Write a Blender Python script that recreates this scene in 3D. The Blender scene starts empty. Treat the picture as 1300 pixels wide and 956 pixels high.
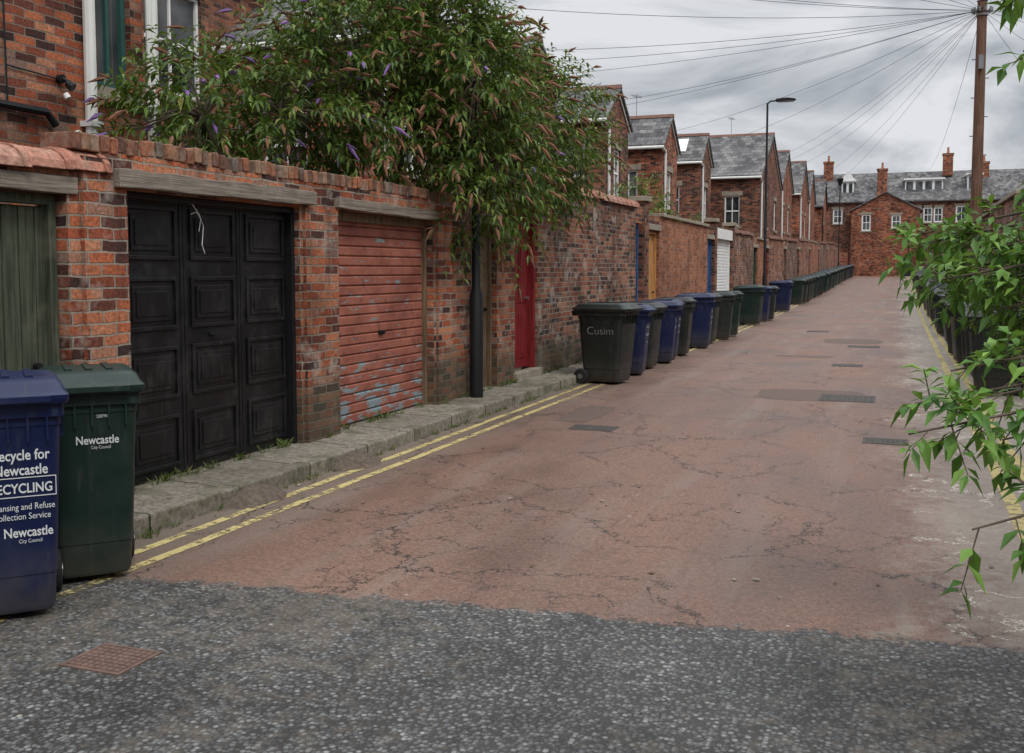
import bpy, math, random
from mathutils import Vector, Matrix
R=random.Random(7)
sc=bpy.context.scene
COL=sc.collection
def gz(y):
    t=min(1,max(0,(y-25)/79.0)); return 1.0*t*t*(3-2*t)
# ------------------------------------------------------------ materials
class M:
    def __init__(s,name,rough=.8,spec=.3):
        s.m=bpy.data.materials.new(name); s.m.use_nodes=True; s.nt=s.m.node_tree
        s.b=s.nt.nodes['Principled BSDF']; s.b.inputs['Roughness'].default_value=rough
        s.b.inputs['Specular IOR Level'].default_value=spec
    def n(s,t,**k):
        x=s.nt.nodes.new(t)
        for a,b in k.items(): setattr(x,a,b)
        return x
    def put(s,sock,v):
        if isinstance(v,bpy.types.NodeSocket): s.nt.links.new(v,sock)
        elif isinstance(v,(tuple,list)) and len(v)==3 and sock.type=='RGBA': sock.default_value=(*v,1)
        else: sock.default_value=v
    def pos(s): return s.n('ShaderNodeNewGeometry').outputs['Position']
    def noise(s,vec,scale,detail=3,rough=.6,dist=0):
        x=s.n('ShaderNodeTexNoise'); s.put(x.inputs['Vector'],vec)
        x.inputs['Scale'].default_value=scale; x.inputs['Detail'].default_value=min(detail,3)
        x.inputs['Roughness'].default_value=rough; x.inputs['Distortion'].default_value=dist
        return x.outputs['Fac']
    def ramp(s,f,stops,interp='LINEAR'):
        x=s.n('ShaderNodeValToRGB'); s.put(x.inputs[0],f); e=x.color_ramp; e.interpolation=interp
        while len(e.elements)<len(stops): e.elements.new(.5)
        for el,(p,c) in zip(e.elements,stops):
            el.position=p; el.color=(c,c,c,1) if isinstance(c,(int,float)) else (*c,1)
        return x.outputs[0]
    def mix(s,f,a,b,mode='MIX'):
        x=s.n('ShaderNodeMixRGB',blend_type=mode); s.put(x.inputs[0],f); s.put(x.inputs[1],a); s.put(x.inputs[2],b)
        return x.outputs[0]
    def math(s,op,a,b=0.0,clamp=False):
        x=s.n('ShaderNodeMath',operation=op,use_clamp=clamp); s.put(x.inputs[0],a)
        if len(x.inputs)>1: s.put(x.inputs[1],b)
        return x.outputs[0]
    def scalev(s,vec,v):
        x=s.n('ShaderNodeVectorMath',operation='MULTIPLY'); s.put(x.inputs[0],vec); x.inputs[1].default_value=v; return x.outputs[0]
    def bump(s,h,strength=.5,dist=.01,prev=None):
        x=s.n('ShaderNodeBump'); s.put(x.inputs['Height'],h); x.inputs['Strength'].default_value=strength
        x.inputs['Distance'].default_value=dist
        s.nt.links.new(x.outputs[0],s.b.inputs['Normal']); return x.outputs[0]
    def col(s,c): s.put(s.b.inputs['Base Color'],c)
    def rough(s,c): s.put(s.b.inputs['Roughness'],c)
def wallcoords(s):
    g=s.n('ShaderNodeNewGeometry'); P=s.n('ShaderNodeSeparateXYZ'); Nn=s.n('ShaderNodeSeparateXYZ')
    s.put(P.inputs[0],g.outputs['Position']); s.put(Nn.inputs[0],g.outputs['True Normal'])
    ax=s.math('ABSOLUTE',Nn.outputs[0]); ay=s.math('ABSOLUTE',Nn.outputs[1]); az=s.math('ABSOLUTE',Nn.outputs[2])
    k=s.math('GREATER_THAN',ay,ax); kz=s.math('GREATER_THAN',az,.93)
    def lerp(f,a,b):
        x=s.n('ShaderNodeMix'); s.put(x.inputs[0],f); s.put(x.inputs[2],a); s.put(x.inputs[3],b); return x.outputs[0]
    u=lerp(k,P.outputs[1],P.outputs[0]); v=lerp(kz,P.outputs[2],P.outputs[0])
    u=lerp(kz,u,P.outputs[1])
    c=s.n('ShaderNodeCombineXYZ'); s.put(c.inputs[0],u); s.put(c.inputs[1],v)
    return c.outputs[0],g.outputs['Position'],P
def brick(name,ramp,mortar,dirt=.6,bw=.225,rh=.075,ms=.007,moss=True,white=.0):
    s=M(name,.9,.2); vec,pos,P=wallcoords(s)
    wob=s.n('ShaderNodeTexNoise'); s.put(wob.inputs['Vector'],pos); wob.inputs['Scale'].default_value=6; wob.inputs['Detail'].default_value=2
    w=s.n('ShaderNodeVectorMath',operation='MULTIPLY_ADD'); s.put(w.inputs[0],wob.outputs['Color']); w.inputs[1].default_value=(.032,.03,0); s.put(w.inputs[2],vec)
    t=s.n('ShaderNodeTexBrick'); t.offset=.5; s.put(t.inputs['Vector'],w.outputs[0])
    t.inputs['Color1'].default_value=(0,0,0,1); t.inputs['Color2'].default_value=(1,1,1,1); t.inputs['Mortar'].default_value=(.5,.5,.5,1)
    t.inputs['Scale'].default_value=1; t.inputs['Mortar Size'].default_value=ms; t.inputs['Mortar Smooth'].default_value=.35
    t.inputs['Brick Width'].default_value=bw; t.inputs['Row Height'].default_value=rh; t.inputs['Bias'].default_value=0
    c=s.ramp(t.outputs['Color'],ramp)
    fine=s.noise(pos,38,4,.75); c=s.mix(.85,c,s.ramp(fine,[(.28,.35),(.68,1.35)]),'MULTIPLY')
    mcol=s.mix(fine,tuple(x*.5 for x in mortar),tuple(x*1.15 for x in mortar))
    c=s.mix(t.outputs['Fac'],c,mcol)
    big=s.noise(pos,1.1,4,.65); c=s.mix(dirt,c,s.ramp(big,[(.36,(.24,.22,.21)),(.52,(.88,.88,.88)),(.70,(1.3,1.25,1.2))]),'MULTIPLY')
    streak=s.noise(s.scalev(pos,(5,5,.6)),1.2,4,.6); c=s.mix(s.ramp(streak,[(.50,0),(.72,.75*dirt)]),c,(.04,.032,.03))
    if white>0:
        wn=s.noise(pos,3.1,4,.8); c=s.mix(s.ramp(wn,[(.54,0),(.66,white)]),c,(.40,.35,.30))
    if moss:
        h=s.math('ADD',P.outputs[2],s.math('MULTIPLY',big,-.9))
        c=s.mix(s.ramp(h,[(.0,.7),(.22,0)]),c,(.06,.06,.04))
    s.col(c)
    hgt=s.math('SUBTRACT',s.math('MULTIPLY',fine,.5),t.outputs['Fac'])
    s.bump(hgt,1.0,.016); return s.m
RED=[(0,(.045,.026,.024)),(.18,(.15,.052,.036)),(.36,(.30,.082,.042)),(.6,(.41,.125,.058)),(.82,(.47,.20,.11)),(1,(.24,.155,.125))]
ORG=[(0,(.22,.08,.042)),(.4,(.38,.135,.062)),(.75,(.46,.19,.10)),(1,(.32,.15,.10))]
DRK=[(0,(.035,.025,.022)),(.25,(.12,.052,.04)),(.52,(.26,.09,.052)),(.8,(.36,.15,.085)),(1,(.15,.10,.075))]
BR_NEAR=brick('brick_near',RED,(.36,.31,.25),.68,ms=.008,white=.55)
BR_DARK=brick('brick_weathered',DRK,(.36,.31,.25),.75,ms=.008,white=.65)
BR_ORG=brick('brick_orange',ORG,(.34,.28,.23),.45)
BR_HOUSE=brick('brick_house_red',RED,(.26,.21,.17),.55,moss=False)
BR_HOUSE2=brick('brick_house_brown',DRK,(.26,.21,.17),.55,moss=False)
def randmat(name,stops,rough=.9,white=.4):
    s=M(name,rough,.2); g=s.n('ShaderNodeNewGeometry'); p=g.outputs['Position']
    c=s.ramp(g.outputs['Random Per Island'],stops); f=s.noise(p,25,4,.75); c=s.mix(.9,c,s.ramp(f,[(.3,.4),(.68,1.3)]),'MULTIPLY')
    c=s.mix(s.ramp(s.noise(p,6,4,.75),[(.5,0),(.66,white)]),c,(.26,.24,.19)); s.col(c); s.bump(f,.7,.01); return s.m
BR_COPE=randmat('coping_brick',[(0,(.10,.07,.055)),(.3,(.20,.09,.06)),(.6,(.33,.13,.07)),(.85,(.28,.18,.12)),(1,(.14,.12,.10))])
SLATE=brick('roof_slate',[(0,(.085,.083,.085)),(.5,(.15,.147,.15)),(1,(.23,.225,.22))],(.04,.04,.04),.5,bw=.28,rh=.16,ms=.006,moss=False)
def simple(name,c,rough=.7,var=.25,sc_=8,spec=.3,bump=0,metal=0):
    s=M(name,rough,spec); p=s.pos(); f=s.noise(p,sc_,4,.65)
    s.col(s.mix(f,tuple(x*(1-var*1.6) for x in c),tuple(min(1,x*(1+var)) for x in c)))
    s.b.inputs['Metallic'].default_value=metal
    if bump: s.bump(s.noise(p,sc_*5,3),bump,.005)
    return s.m
WHITE=simple('white_paint',(.74,.74,.72),.5,.12,3)
WHITEP=simple('white_plastic_pipe',(.68,.68,.65),.4,.12,3)
STONE=simple('sandstone',(.30,.26,.20),.9,.4,6,bump=.5)
TERRA=randmat('terracotta_tile',[(0,(.30,.13,.09)),(.5,(.42,.19,.13)),(1,(.36,.22,.17))],.85,.35)
DTERRA=simple('terracotta_dark',(.19,.10,.075),.85,.4,5,bump=.3)
POT=simple('terracotta_pot',(.36,.16,.09),.85,.3,5)
BLACKM=simple('black_metal_paint',(.012,.012,.014),.45,.3,6)
WIREM=simple('wire_sheath',(.035,.035,.037),.6,.2,6)
CHROME=simple('grey_metal',(.25,.25,.25),.4,.2,5,metal=.7)
def glassm():
    s=M('window_glass',.06,.6); s.col(s.ramp(s.noise(s.pos(),.9,2),[(.4,(.015,.018,.02)),(.65,(.12,.125,.13))])); return s.m
GLASS=glassm()
def wood(name,c,rough=.8,axis='z',wear=.4,wearc=(.25,.22,.18)):
    s=M(name,rough,.25); p=s.pos()
    v=(16,16,.8) if axis=='z' else (20,.7,20)
    f=s.noise(s.scalev(p,v),2.2,4,.75); g=s.noise(p,2.5,4,.7)
    cc=s.mix(s.ramp(f,[(.3,0),(.7,1)]),tuple(x*.4 for x in c),tuple(min(1,x*1.4) for x in c))
    cc=s.mix(s.ramp(g,[(.5,0),(.72,wear)]),cc,wearc); s.col(cc); s.bump(f,.8,.01); return s.m
W_GREY=wood('weathered_timber',(.21,.175,.14),.9,'y',.45,(.34,.30,.26))
W_GREEN=wood('old_green_timber',(.062,.072,.048),.85,'z',.5,(.16,.15,.11))
W_BROWN=wood('old_brown_timber',(.15,.10,.06),.85,'z',.4,(.24,.20,.15))
W_RED=wood('red_painted_timber',(.20,.018,.022),.55,'z',.25,(.12,.03,.03))
W_ORG=wood('orange_timber',(.46,.23,.08),.6,'z',.2,(.3,.18,.1))
W_BLUE=wood('blue_painted_timber',(.03,.09,.22),.55,'z',.3,(.1,.12,.17))
W_GRN2=wood('dark_green_painted_timber',(.02,.07,.045),.6,'z',.3,(.08,.09,.07))
W_POLE=wood('pole_timber',(.14,.075,.05),.85,'z',.3,(.22,.15,.11))
def blackdoor():
    s=M('black_gloss_paint',.38,.35); p=s.pos(); f=s.noise(p,3,4,.7)
    c=s.mix(s.ramp(f,[(.5,0),(.72,.4)]),(.005,.005,.006),(.04,.036,.032)); 
    sm=s.noise(s.scalev(p,(9,6,1)),2,4,.7); c=s.mix(s.ramp(sm,[(.58,0),(.76,.4)]),c,(.07,.06,.05)); s.col(c)
    s.rough(s.ramp(f,[(.3,.3),(.7,.65)])); return s.m
BDOOR=blackdoor()
def reddoor():
    s=M('flaking_red_paint',.65,.25); p=s.pos(); sp=s.n('ShaderNodeSeparateXYZ'); s.put(sp.inputs[0],p)
    f=s.noise(s.scalev(p,(1,1,1.5)),2.4,4,.7); g=s.noise(s.scalev(p,(2,1.2,6)),2.2,4,.75)
    c=s.mix(s.ramp(f,[(.3,0),(.7,1)]),(.18,.056,.040),(.34,.125,.085))
    low=s.ramp(sp.outputs[2],[(.15,1.0),(.85,.0)])
    m=s.math('ADD',g,s.math('MULTIPLY',low,.12)); c=s.mix(s.ramp(m,[(.61,0),(.645,1)]),c,(.19,.235,.25))
    m2=s.noise(p,9,4,.8); c=s.mix(s.ramp(m2,[(.60,0),(.66,.8)]),c,(.10,.045,.035)); s.col(c)
    return s.m
RDOOR=reddoor()
def plastic(name,c):
    s=M(name,.42,.4); tc=s.n('ShaderNodeTexCoord').outputs['Object']; p=s.pos()
    f=s.noise(p,5,4,.7)
    sp=s.n('ShaderNodeSeparateXYZ'); s.put(sp.inputs[0],tc)
    cc=s.mix(s.ramp(f,[(.45,0),(.75,.3)]),c,tuple(x*.6+.016 for x in c))
    sm=s.noise(s.scalev(p,(9,9,1.2)),2,4,.7); cc=s.mix(s.ramp(sm,[(.56,0),(.74,.28)]),cc,(.075,.075,.068))
    dirt=s.math('MULTIPLY',s.ramp(sp.outputs[2],[(.02,1),(.35,0)]),f)
    cc=s.mix(dirt,cc,(.09,.08,.065)); s.col(cc); s.rough(s.ramp(f,[(.3,.34),(.7,.58)])); return s.m
P_BLUE=plastic('blue_plastic',(.003,.009,.048)); P_GREEN=plastic('green_plastic',(.005,.019,.014)); P_GREY=plastic('dark_grey_green_plastic',(.012,.016,.0135))
RUBBER=simple('black_rubber',(.02,.02,.02),.8,.2)
PRINT=M('white_print',.6).m; PRINT.node_tree.nodes['Principled BSDF'].inputs['Base Color'].default_value=(.62,.64,.64,1)
CHALK=simple('chalk',(.4,.4,.38))
def leafm(name,c1,c2,c3,tr=.3,yl=None):
    s=M(name,.45,.35); g=s.n('ShaderNodeNewGeometry')
    c=s.ramp(g.outputs['Random Per Island'],[(0,c1),(.5,c2),(.92,c3),(1,yl or tuple(min(1,x*1.3) for x in c3))])
    c=s.mix(.6,c,s.ramp(s.noise(g.outputs['Position'],1.8,2),[(.3,.5),(.7,1.35)]),'MULTIPLY'); s.col(c)
    t=s.n('ShaderNodeBsdfTranslucent'); s.put(t.inputs[0],s.mix(.5,c,(.16,.22,.03)))
    x=s.n('ShaderNodeMixShader'); x.inputs[0].default_value=tr
    s.nt.links.new(s.b.outputs[0],x.inputs[1]); s.nt.links.new(t.outputs[0],x.inputs[2])
    s.nt.links.new(x.outputs[0],s.nt.nodes['Material Output'].inputs[0]); return s.m
LEAF=leafm('buddleia_leaves',(.035,.075,.014),(.085,.155,.026),(.18,.27,.05),.3,(.30,.27,.07))
LEAF2=leafm('elder_leaves',(.05,.13,.02),(.10,.23,.035),(.19,.34,.06),.35)
GRASS=leafm('grass_blades',(.05,.09,.02),(.10,.15,.04),(.22,.22,.09))
RUST=simple('seed_head',(.20,.095,.055),.9,.4,20); PURP=simple('purple_flower',(.21,.115,.30),.8,.3,20)
BARK=simple('bark',(.11,.085,.06),.9,.4,15,bump=.6)
def road():
    s=M('lane_surface',.7,.35); p=s.pos(); sp=s.n('ShaderNodeSeparateXYZ'); s.put(sp.inputs[0],p)
    X,Y=sp.outputs[0],sp.outputs[1]
    fine=s.noise(p,95,3,.75); med=s.noise(p,9,4,.7); big=s.noise(s.scalev(p,(1,.45,1)),.9,4,.6)
    grit=s.noise(p,34,3,.75)
    red=s.mix(s.ramp(fine,[(.3,0),(.7,1)]),(.072,.042,.032),(.265,.155,.112))
    red=s.mix(.85,red,s.ramp(grit,[(.32,.58),(.66,1.32)]),'MULTIPLY')
    red=s.mix(.9,red,s.ramp(big,[(.32,(.62,.60,.58)),(.52,(1,1,1)),(.7,(1.18,1.2,1.2))]),'MULTIPLY')
    red=s.mix(s.ramp(med,[(.54,0),(.68,.55)]),red,(.09,.06,.045))
    st=s.noise(s.scalev(p,(2.2,.22,1)),1.3,4,.65); red=s.mix(s.ramp(st,[(.52,0),(.72,.45)]),red,s.mix(fine,(.13,.10,.08),(.27,.22,.18)))
    e=s.math('ADD',X,s.math('MULTIPLY',s.math('SUBTRACT',med,.5),1.4)); e=s.math('ADD',e,s.math('MULTIPLY',s.math('SUBTRACT',big,.5),2.4))
    red=s.mix(s.ramp(e,[(0,0),(.45,.5),(1,.85)]),red,s.mix(s.math('MULTIPLY',s.math('ADD',fine,grit),.5),(.14,.12,.10),(.50,.45,.37)))
    el=s.math('ADD',s.math('MULTIPLY',X,-1),s.math('MULTIPLY',med,.6)); red=s.mix(s.ramp(s.math('SUBTRACT',el,3.6),[(.1,0),(.75,.7)]),red,s.mix(fine,(.08,.07,.055),(.24,.21,.17)))
    v=s.n('ShaderNodeTexVoronoi'); s.put(v.inputs['Vector'],p); v.inputs['Scale'].default_value=50
    sv=s.n('ShaderNodeSeparateColor'); s.put(sv.inputs[0],v.outputs['Color'])
    chips=s.ramp(sv.outputs[0],[(0,(.047,.047,.047)),(.45,(.083,.083,.083)),(.85,(.14,.14,.137)),(1,(.23,.23,.225))])
    gap=s.ramp(v.outputs['Distance'],[(.4,0),(.68,1)]); g=s.mix(gap,chips,(.038,.035,.031))
    g=s.mix(.85,g,s.ramp(s.noise(p,1.4,4,.7),[(.34,.55),(.66,1.35)]),'MULTIPLY')
    g=s.mix(s.ramp(s.math('ADD',s.math('MULTIPLY',med,.5),s.math('MULTIPLY',big,.5)),[(.5,0),(.62,.6)]),g,s.mix(grit,(.085,.07,.052),(.20,.17,.135)))
    b=s.math('SUBTRACT',s.math('SUBTRACT',Y,s.math('MULTIPLY',X,.12)),4.62)
    b=s.math('ADD',b,s.math('MULTIPLY',s.math('SUBTRACT',s.noise(p,5,4,.7),.5),.42)); b=s.math('ADD',b,s.math('MULTIPLY',s.math('SUBTRACT',grit,.5),.25))
    mk=s.ramp(b,[(0,0),(.05,1)]); c=s.mix(mk,g,red)
    dn=s.n('ShaderNodeTexNoise'); s.put(dn.inputs['Vector'],p); dn.inputs['Scale'].default_value=2.3; dn.inputs['Detail'].default_value=5; dn.inputs['Roughness'].default_value=.75
    dv=s.n('ShaderNodeVectorMath',operation='MULTIPLY_ADD'); s.put(dv.inputs[0],dn.outputs['Color']); dv.inputs[1].default_value=(.75,.75,0); s.put(dv.inputs[2],p)
    def crack(scale,th,mask,seedv):
        a=s.n('ShaderNodeVectorMath',operation='ADD'); s.put(a.inputs[0],dv.outputs[0]); a.inputs[1].default_value=seedv
        vv=s.n('ShaderNodeTexVoronoi',feature='DISTANCE_TO_EDGE'); vv.voronoi_dimensions='2D'; s.put(vv.inputs['Vector'],a.outputs[0]); vv.inputs['Scale'].default_value=scale
        return s.math('MULTIPLY',s.ramp(vv.outputs['Distance'],[(th*.5,1),(th,0)]),mask)
    cm=s.noise(p,.6,2)
    m1=s.ramp(cm,[(.40,0),(.46,1)]); m2=s.ramp(cm,[(.49,0),(.55,1)])
    cr=s.math('MAXIMUM',crack(.75,.0088,m1,(3.1,1.7,0)),crack(2.4,.017,m2,(9.1,5.3,0)))
    crm=s.math('MULTIPLY',cr,mk)
    pale=s.ramp(e,[(.2,0),(.3,1)])
    c=s.mix(crm,c,s.mix(pale,(.02,.015,.012),(.58,.53,.44)))
    ls=s.n('ShaderNodeTexVoronoi'); s.put(ls.inputs['Vector'],p); ls.inputs['Scale'].default_value=3.2
    c=s.mix(s.ramp(ls.outputs['Distance'],[(.025,.8),(.038,0)]),c,(.42,.39,.34))
    s.col(c); s.rough(s.ramp(big,[(.35,.48),(.65,.78)]))
    s.bump(s.mix(mk,s.math('SUBTRACT',1.0,gap),grit),.6,.007); return s.m
ROAD=road()
GROUND=simple('earth',(.14,.12,.09),.95,.3,2,bump=.3)
def paving():
    s=M('mossy_paving',.9,.2); p=s.pos(); v=s.n('ShaderNodeTexBrick'); sw=s.n('ShaderNodeSeparateXYZ'); s.put(sw.inputs[0],p)
    cb=s.n('ShaderNodeCombineXYZ'); s.put(cb.inputs[0],sw.outputs[1]); s.put(cb.inputs[1],sw.outputs[0]); s.put(v.inputs['Vector'],cb.outputs[0])
    v.inputs['Scale'].default_value=1; v.inputs['Brick Width'].default_value=.9; v.inputs['Row Height'].default_value=3; v.inputs['Mortar Size'].default_value=.01
    v.inputs['Color1'].default_value=(.17,.15,.12,1); v.inputs['Color2'].default_value=(.28,.25,.20,1); v.inputs['Mortar'].default_value=(.04,.045,.025,1)
    c=s.mix(.85,v.outputs['Color'],s.ramp(s.noise(p,24,4,.75),[(.3,.4),(.68,1.35)]),'MULTIPLY')
    c=s.mix(s.ramp(s.noise(p,2.6,4,.75),[(.48,0),(.64,.65)]),c,(.075,.078,.04)); s.col(c); s.bump(s.noise(p,25,4,.7),.5,.01); return s.m
PAVE=paving()
def paint(name,shift):
    s=M(name,.75,.25); p=s.pos(); f=s.noise(p,14,4,.75); g=s.noise(p,2.2,3,.6)
    s.col(s.mix(f,(.42,.33,.13),(.62,.52,.24))); t=s.n('ShaderNodeBsdfTransparent'); x=s.n('ShaderNodeMixShader')
    fine=s.noise(p,90,2,.7); sp=s.n('ShaderNodeSeparateXYZ'); s.put(sp.inputs[0],p)
    k=s.math('ADD',s.math('MULTIPLY',f,.55),s.math('ADD',s.math('MULTIPLY',g,.35),s.math('MULTIPLY',fine,.2)))
    k=s.math('SUBTRACT',k,s.ramp(s.math('MULTIPLY',sp.outputs[1],.1),[(.40,.10),(.46,0)]))
    s.put(x.inputs[0],s.ramp(k,[(.47-shift,.05),(.56-shift,.88)])); s.nt.links.new(s.b.outputs[0],x.inputs[2]); s.nt.links.new(t.outputs[0],x.inputs[1])
    s.nt.links.new(x.outputs[0],s.nt.nodes['Material Output'].inputs[0]); return s.m
YEL=paint('worn_yellow_paint',0); YEL2=paint('yellow_paint',.03)
TARPATCH=simple('tarmac_ramp',(.13,.10,.075),.95,.6,30,bump=1.0)
IRON=simple('cast_iron',(.075,.065,.06),.7,.4,12,bump=.4); IRONR=simple('rusty_iron',(.15,.095,.075),.8,.4,12,bump=.4)
# ------------------------------------------------------------ mesh builder
class MB:
    def __init__(s): s.v=[];s.f=[];s.mi=[]
    def add(s,vs,fs,m=0):
        o=len(s.v); s.v+= [tuple(v) for v in vs]; s.f+=[tuple(i+o for i in f) for f in fs]; s.mi+=[m]*len(fs)
    def box(s,x0,x1,y0,y1,z0,z1,m=0):
        s.add([(x0,y0,z0),(x1,y0,z0),(x1,y1,z0),(x0,y1,z0),(x0,y0,z1),(x1,y0,z1),(x1,y1,z1),(x0,y1,z1)],
        [(0,3,2,1),(4,5,6,7),(0,1,5,4),(1,2,6,5),(2,3,7,6),(3,0,4,7)],m)
    def rbox(s,c,sz,rot,m=0):
        mt=Matrix.Translation(c)@rot.to_4x4(); a,b,d=[q/2 for q in sz]
        vs=[mt@Vector(q) for q in [(-a,-b,-d),(a,-b,-d),(a,b,-d),(-a,b,-d),(-a,-b,d),(a,-b,d),(a,b,d),(-a,b,d)]]
        s.add(vs,[(0,3,2,1),(4,5,6,7),(0,1,5,4),(1,2,6,5),(2,3,7,6),(3,0,4,7)],m)
    def prismx(s,poly,x0,x1,m=0):
        n=len(poly); s.add([(x0,y,z) for y,z in poly]+[(x1,y,z) for y,z in poly],
          [tuple(range(n))[::-1],tuple(range(n,2*n))]+[(i,(i+1)%n,n+(i+1)%n,n+i) for i in range(n)],m)
    def prismy(s,poly,y0,y1,m=0):
        n=len(poly); s.add([(x,y0,z) for x,z in poly]+[(x,y1,z) for x,z in poly],
          [tuple(range(n)),tuple(range(n,2*n))[::-1]]+[(i,n+i,n+(i+1)%n,(i+1)%n) for i in range(n)],m)
    def tube(s,pts,rad,sides=8,m=0,cap=True):
        pts=[Vector(p) for p in pts]; n=len(pts)
        if not isinstance(rad,(list,tuple)): rad=[rad]*n
        o=len(s.v); 
        for i,p in enumerate(pts):
            t=(pts[min(i+1,n-1)]-pts[max(i-1,0)]).normalized(); a=t.cross(Vector((.13,.31,.94)) if abs(t.z)<.9 else Vector((1,.1,0))).normalized(); b=t.cross(a)
            for k in range(sides):
                an=2*math.pi*k/sides; q=p+(a*math.cos(an)+b*math.sin(an))*rad[i]; s.v.append(tuple(q))
        for i in range(n-1):
            for k in range(sides):
                s.f.append((o+i*sides+k,o+i*sides+(k+1)%sides,o+(i+1)*sides+(k+1)%sides,o+(i+1)*sides+k)); s.mi.append(m)
        if cap:
            s.f.append(tuple(o+k for k in range(sides))[::-1]); s.mi.append(m)
            s.f.append(tuple(o+(n-1)*sides+k for k in range(sides))); s.mi.append(m)
    def grid(s,axis,p0,p1,u0,u1,z0,z1,ops,m=0):
        us=sorted({u0,u1,*[o[0] for o in ops],*[o[1] for o in ops]}); us=[u for u in us if u0<=u<=u1]
        for a,b in zip(us,us[1:]):
            cuts=[(o[2],o[3]) for o in ops if o[0]<=a+1e-5 and o[1]>=b-1e-5]; cuts.sort(); z=z0
            for c0,c1 in cuts+[(z1,z1)]:
                if c0>z+1e-4:
                    if axis=='x': s.box(p0,p1,a,b,z,min(c0,z1),m)
                    else: s.box(a,b,p0,p1,z,min(c0,z1),m)
                z=c1
    def mesh(s,name,mats,smooth=False):
        me=bpy.data.meshes.new(name); me.from_pydata(s.v,[],s.f)
        for m in mats: me.materials.append(m)
        me.polygons.foreach_set('material_index',s.mi)
        if smooth: me.polygons.foreach_set('use_smooth',[True]*len(s.f))
        me.update(); return me
    def build(s,name,mats,parent=None,smooth=False,bevel=0):
        o=bpy.data.objects.new(name,s.mesh(name,mats if isinstance(mats,list) else [mats],smooth)); COL.objects.link(o)
        if parent: o.parent=parent
        if bevel:
            b=o.modifiers.new('b','BEVEL'); b.width=bevel; b.segments=2; b.limit_method='ANGLE'
        if smooth:
            try:
                o.data.set_sharp_from_angle(angle=math.radians(35))
            except Exception: pass
        return o
def empty(name,loc=(0,0,0),rz=0):
    e=bpy.data.objects.new(name,None); COL.objects.link(e); e.location=loc; e.rotation_euler=(0,0,rz); return e
# ------------------------------------------------------------ ground
def strip(name,x0,x1,y0,y1,dz,mat,step=2.0,nx=1,wob=0):
    b=MB(); n=max(1,int((y1-y0)/step)); vs=[];fs=[]
    for i in range(n+1):
        y=y0+(y1-y0)*i/n
        w=(math.sin(y*1.7)*.5+math.sin(y*4.1+1)*.5)*wob
        for j in range(nx+1): vs.append((x0+(x1-x0)*j/nx+w,y,gz(y)+dz))
    for i in range(n):
        for j in range(nx):
            a=i*(nx+1)+j; fs.append((a,a+1,a+nx+2,a+nx+1))
    b.add(vs,fs); return b.build(name,mat)
strip('ground',-600,600,-150,1200,-.02,GROUND,5)
strip('lane_road',-4.8,1.55,-8,108,.0,ROAD,1.5)
strip('street_road',-80,-4.8,94.6,103,.0,ROAD,2); strip('street_road',1.55,80,94.6,103,.0,ROAD,2)
strip('yellow_line',-4.04,-3.97,3.3,94,.004,YEL,.5,wob=.008)
strip('yellow_line',-3.84,-3.77,3.3,94,.004,YEL,.5,wob=.008)
strip('yellow_line',.72,.81,4.7,94,.004,YEL2,.5,wob=.008)
strip('yellow_line',.92,1.01,4.7,94,.004,YEL2,.5,wob=.008)
k=MB(); y=4.75
while y<94:
    L=.88+R.random()*.1; z=gz(y); j=R.uniform(-.012,.012)
    k.rbox((-4.27+j,y+L/2,z+.02+R.uniform(-.008,.008)),(.15,L-.012,.20),Matrix.Rotation(R.uniform(-.006,.006),3,'Z')); y+=L
k.build('kerb',PAVE,bevel=.015)
b=MB(); n=60
for i in range(n):
    y0=4.76+i*89.2/n; y1=4.76+(i+1)*89.2/n; b.add([(-4.9,y0,gz(y0)+.118),(-4.34,y0,gz(y0)+.095),(-4.34,y1,gz(y1)+.095),(-4.9,y1,gz(y1)+.118)],[(0,1,2,3)])
b.add([(-4.9,4.76,-.01),(-4.34,4.76,-.01),(-4.34,4.76,.095),(-4.9,4.76,.118)],[(0,1,2,3)])
b.build('pavement',PAVE)
b=MB(); y=-4
while y<94:
    L=.9; b.rbox((1.62,y+L/2,gz(y)+.02),(.14,L-.012,.18),Matrix.Identity(3)); y+=L
b.build('kerb',PAVE,bevel=.015)
strip('pavement',1.69,2.1,-6,94,.085,PAVE,2)
def ramp(name,x,y,w,l):
    b=MB(); vs=[(x,y,.11)];fs=[]; rings=5; nn=20
    for r in range(1,rings+1):
        for k_ in range(nn):
            a=2*math.pi*k_/nn; rr=r/rings*(1+R.uniform(-.10,.10)); px_=x+math.cos(a)*w*rr; py_=y+math.sin(a)*l*rr
            h=.10*(1-(r/rings)**2)+R.uniform(-.006,.008)
            if r==rings: h=-.01
            vs.append((px_,py_,h))
    for k_ in range(nn): fs.append((0,1+k_,1+(k_+1)%nn))
    for r in range(rings-1):
        for k_ in range(nn):
            a=1+r*nn+k_; c=1+r*nn+(k_+1)%nn; fs.append((a,a+nn,c+nn,c))
    b.add(vs,fs); b.build(name,TARPATCH,smooth=True)
ramp('kerb_ramp',-4.16,5.95,.20,.30); ramp('kerb_ramp',-4.15,7.35,.20,.34)
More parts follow.
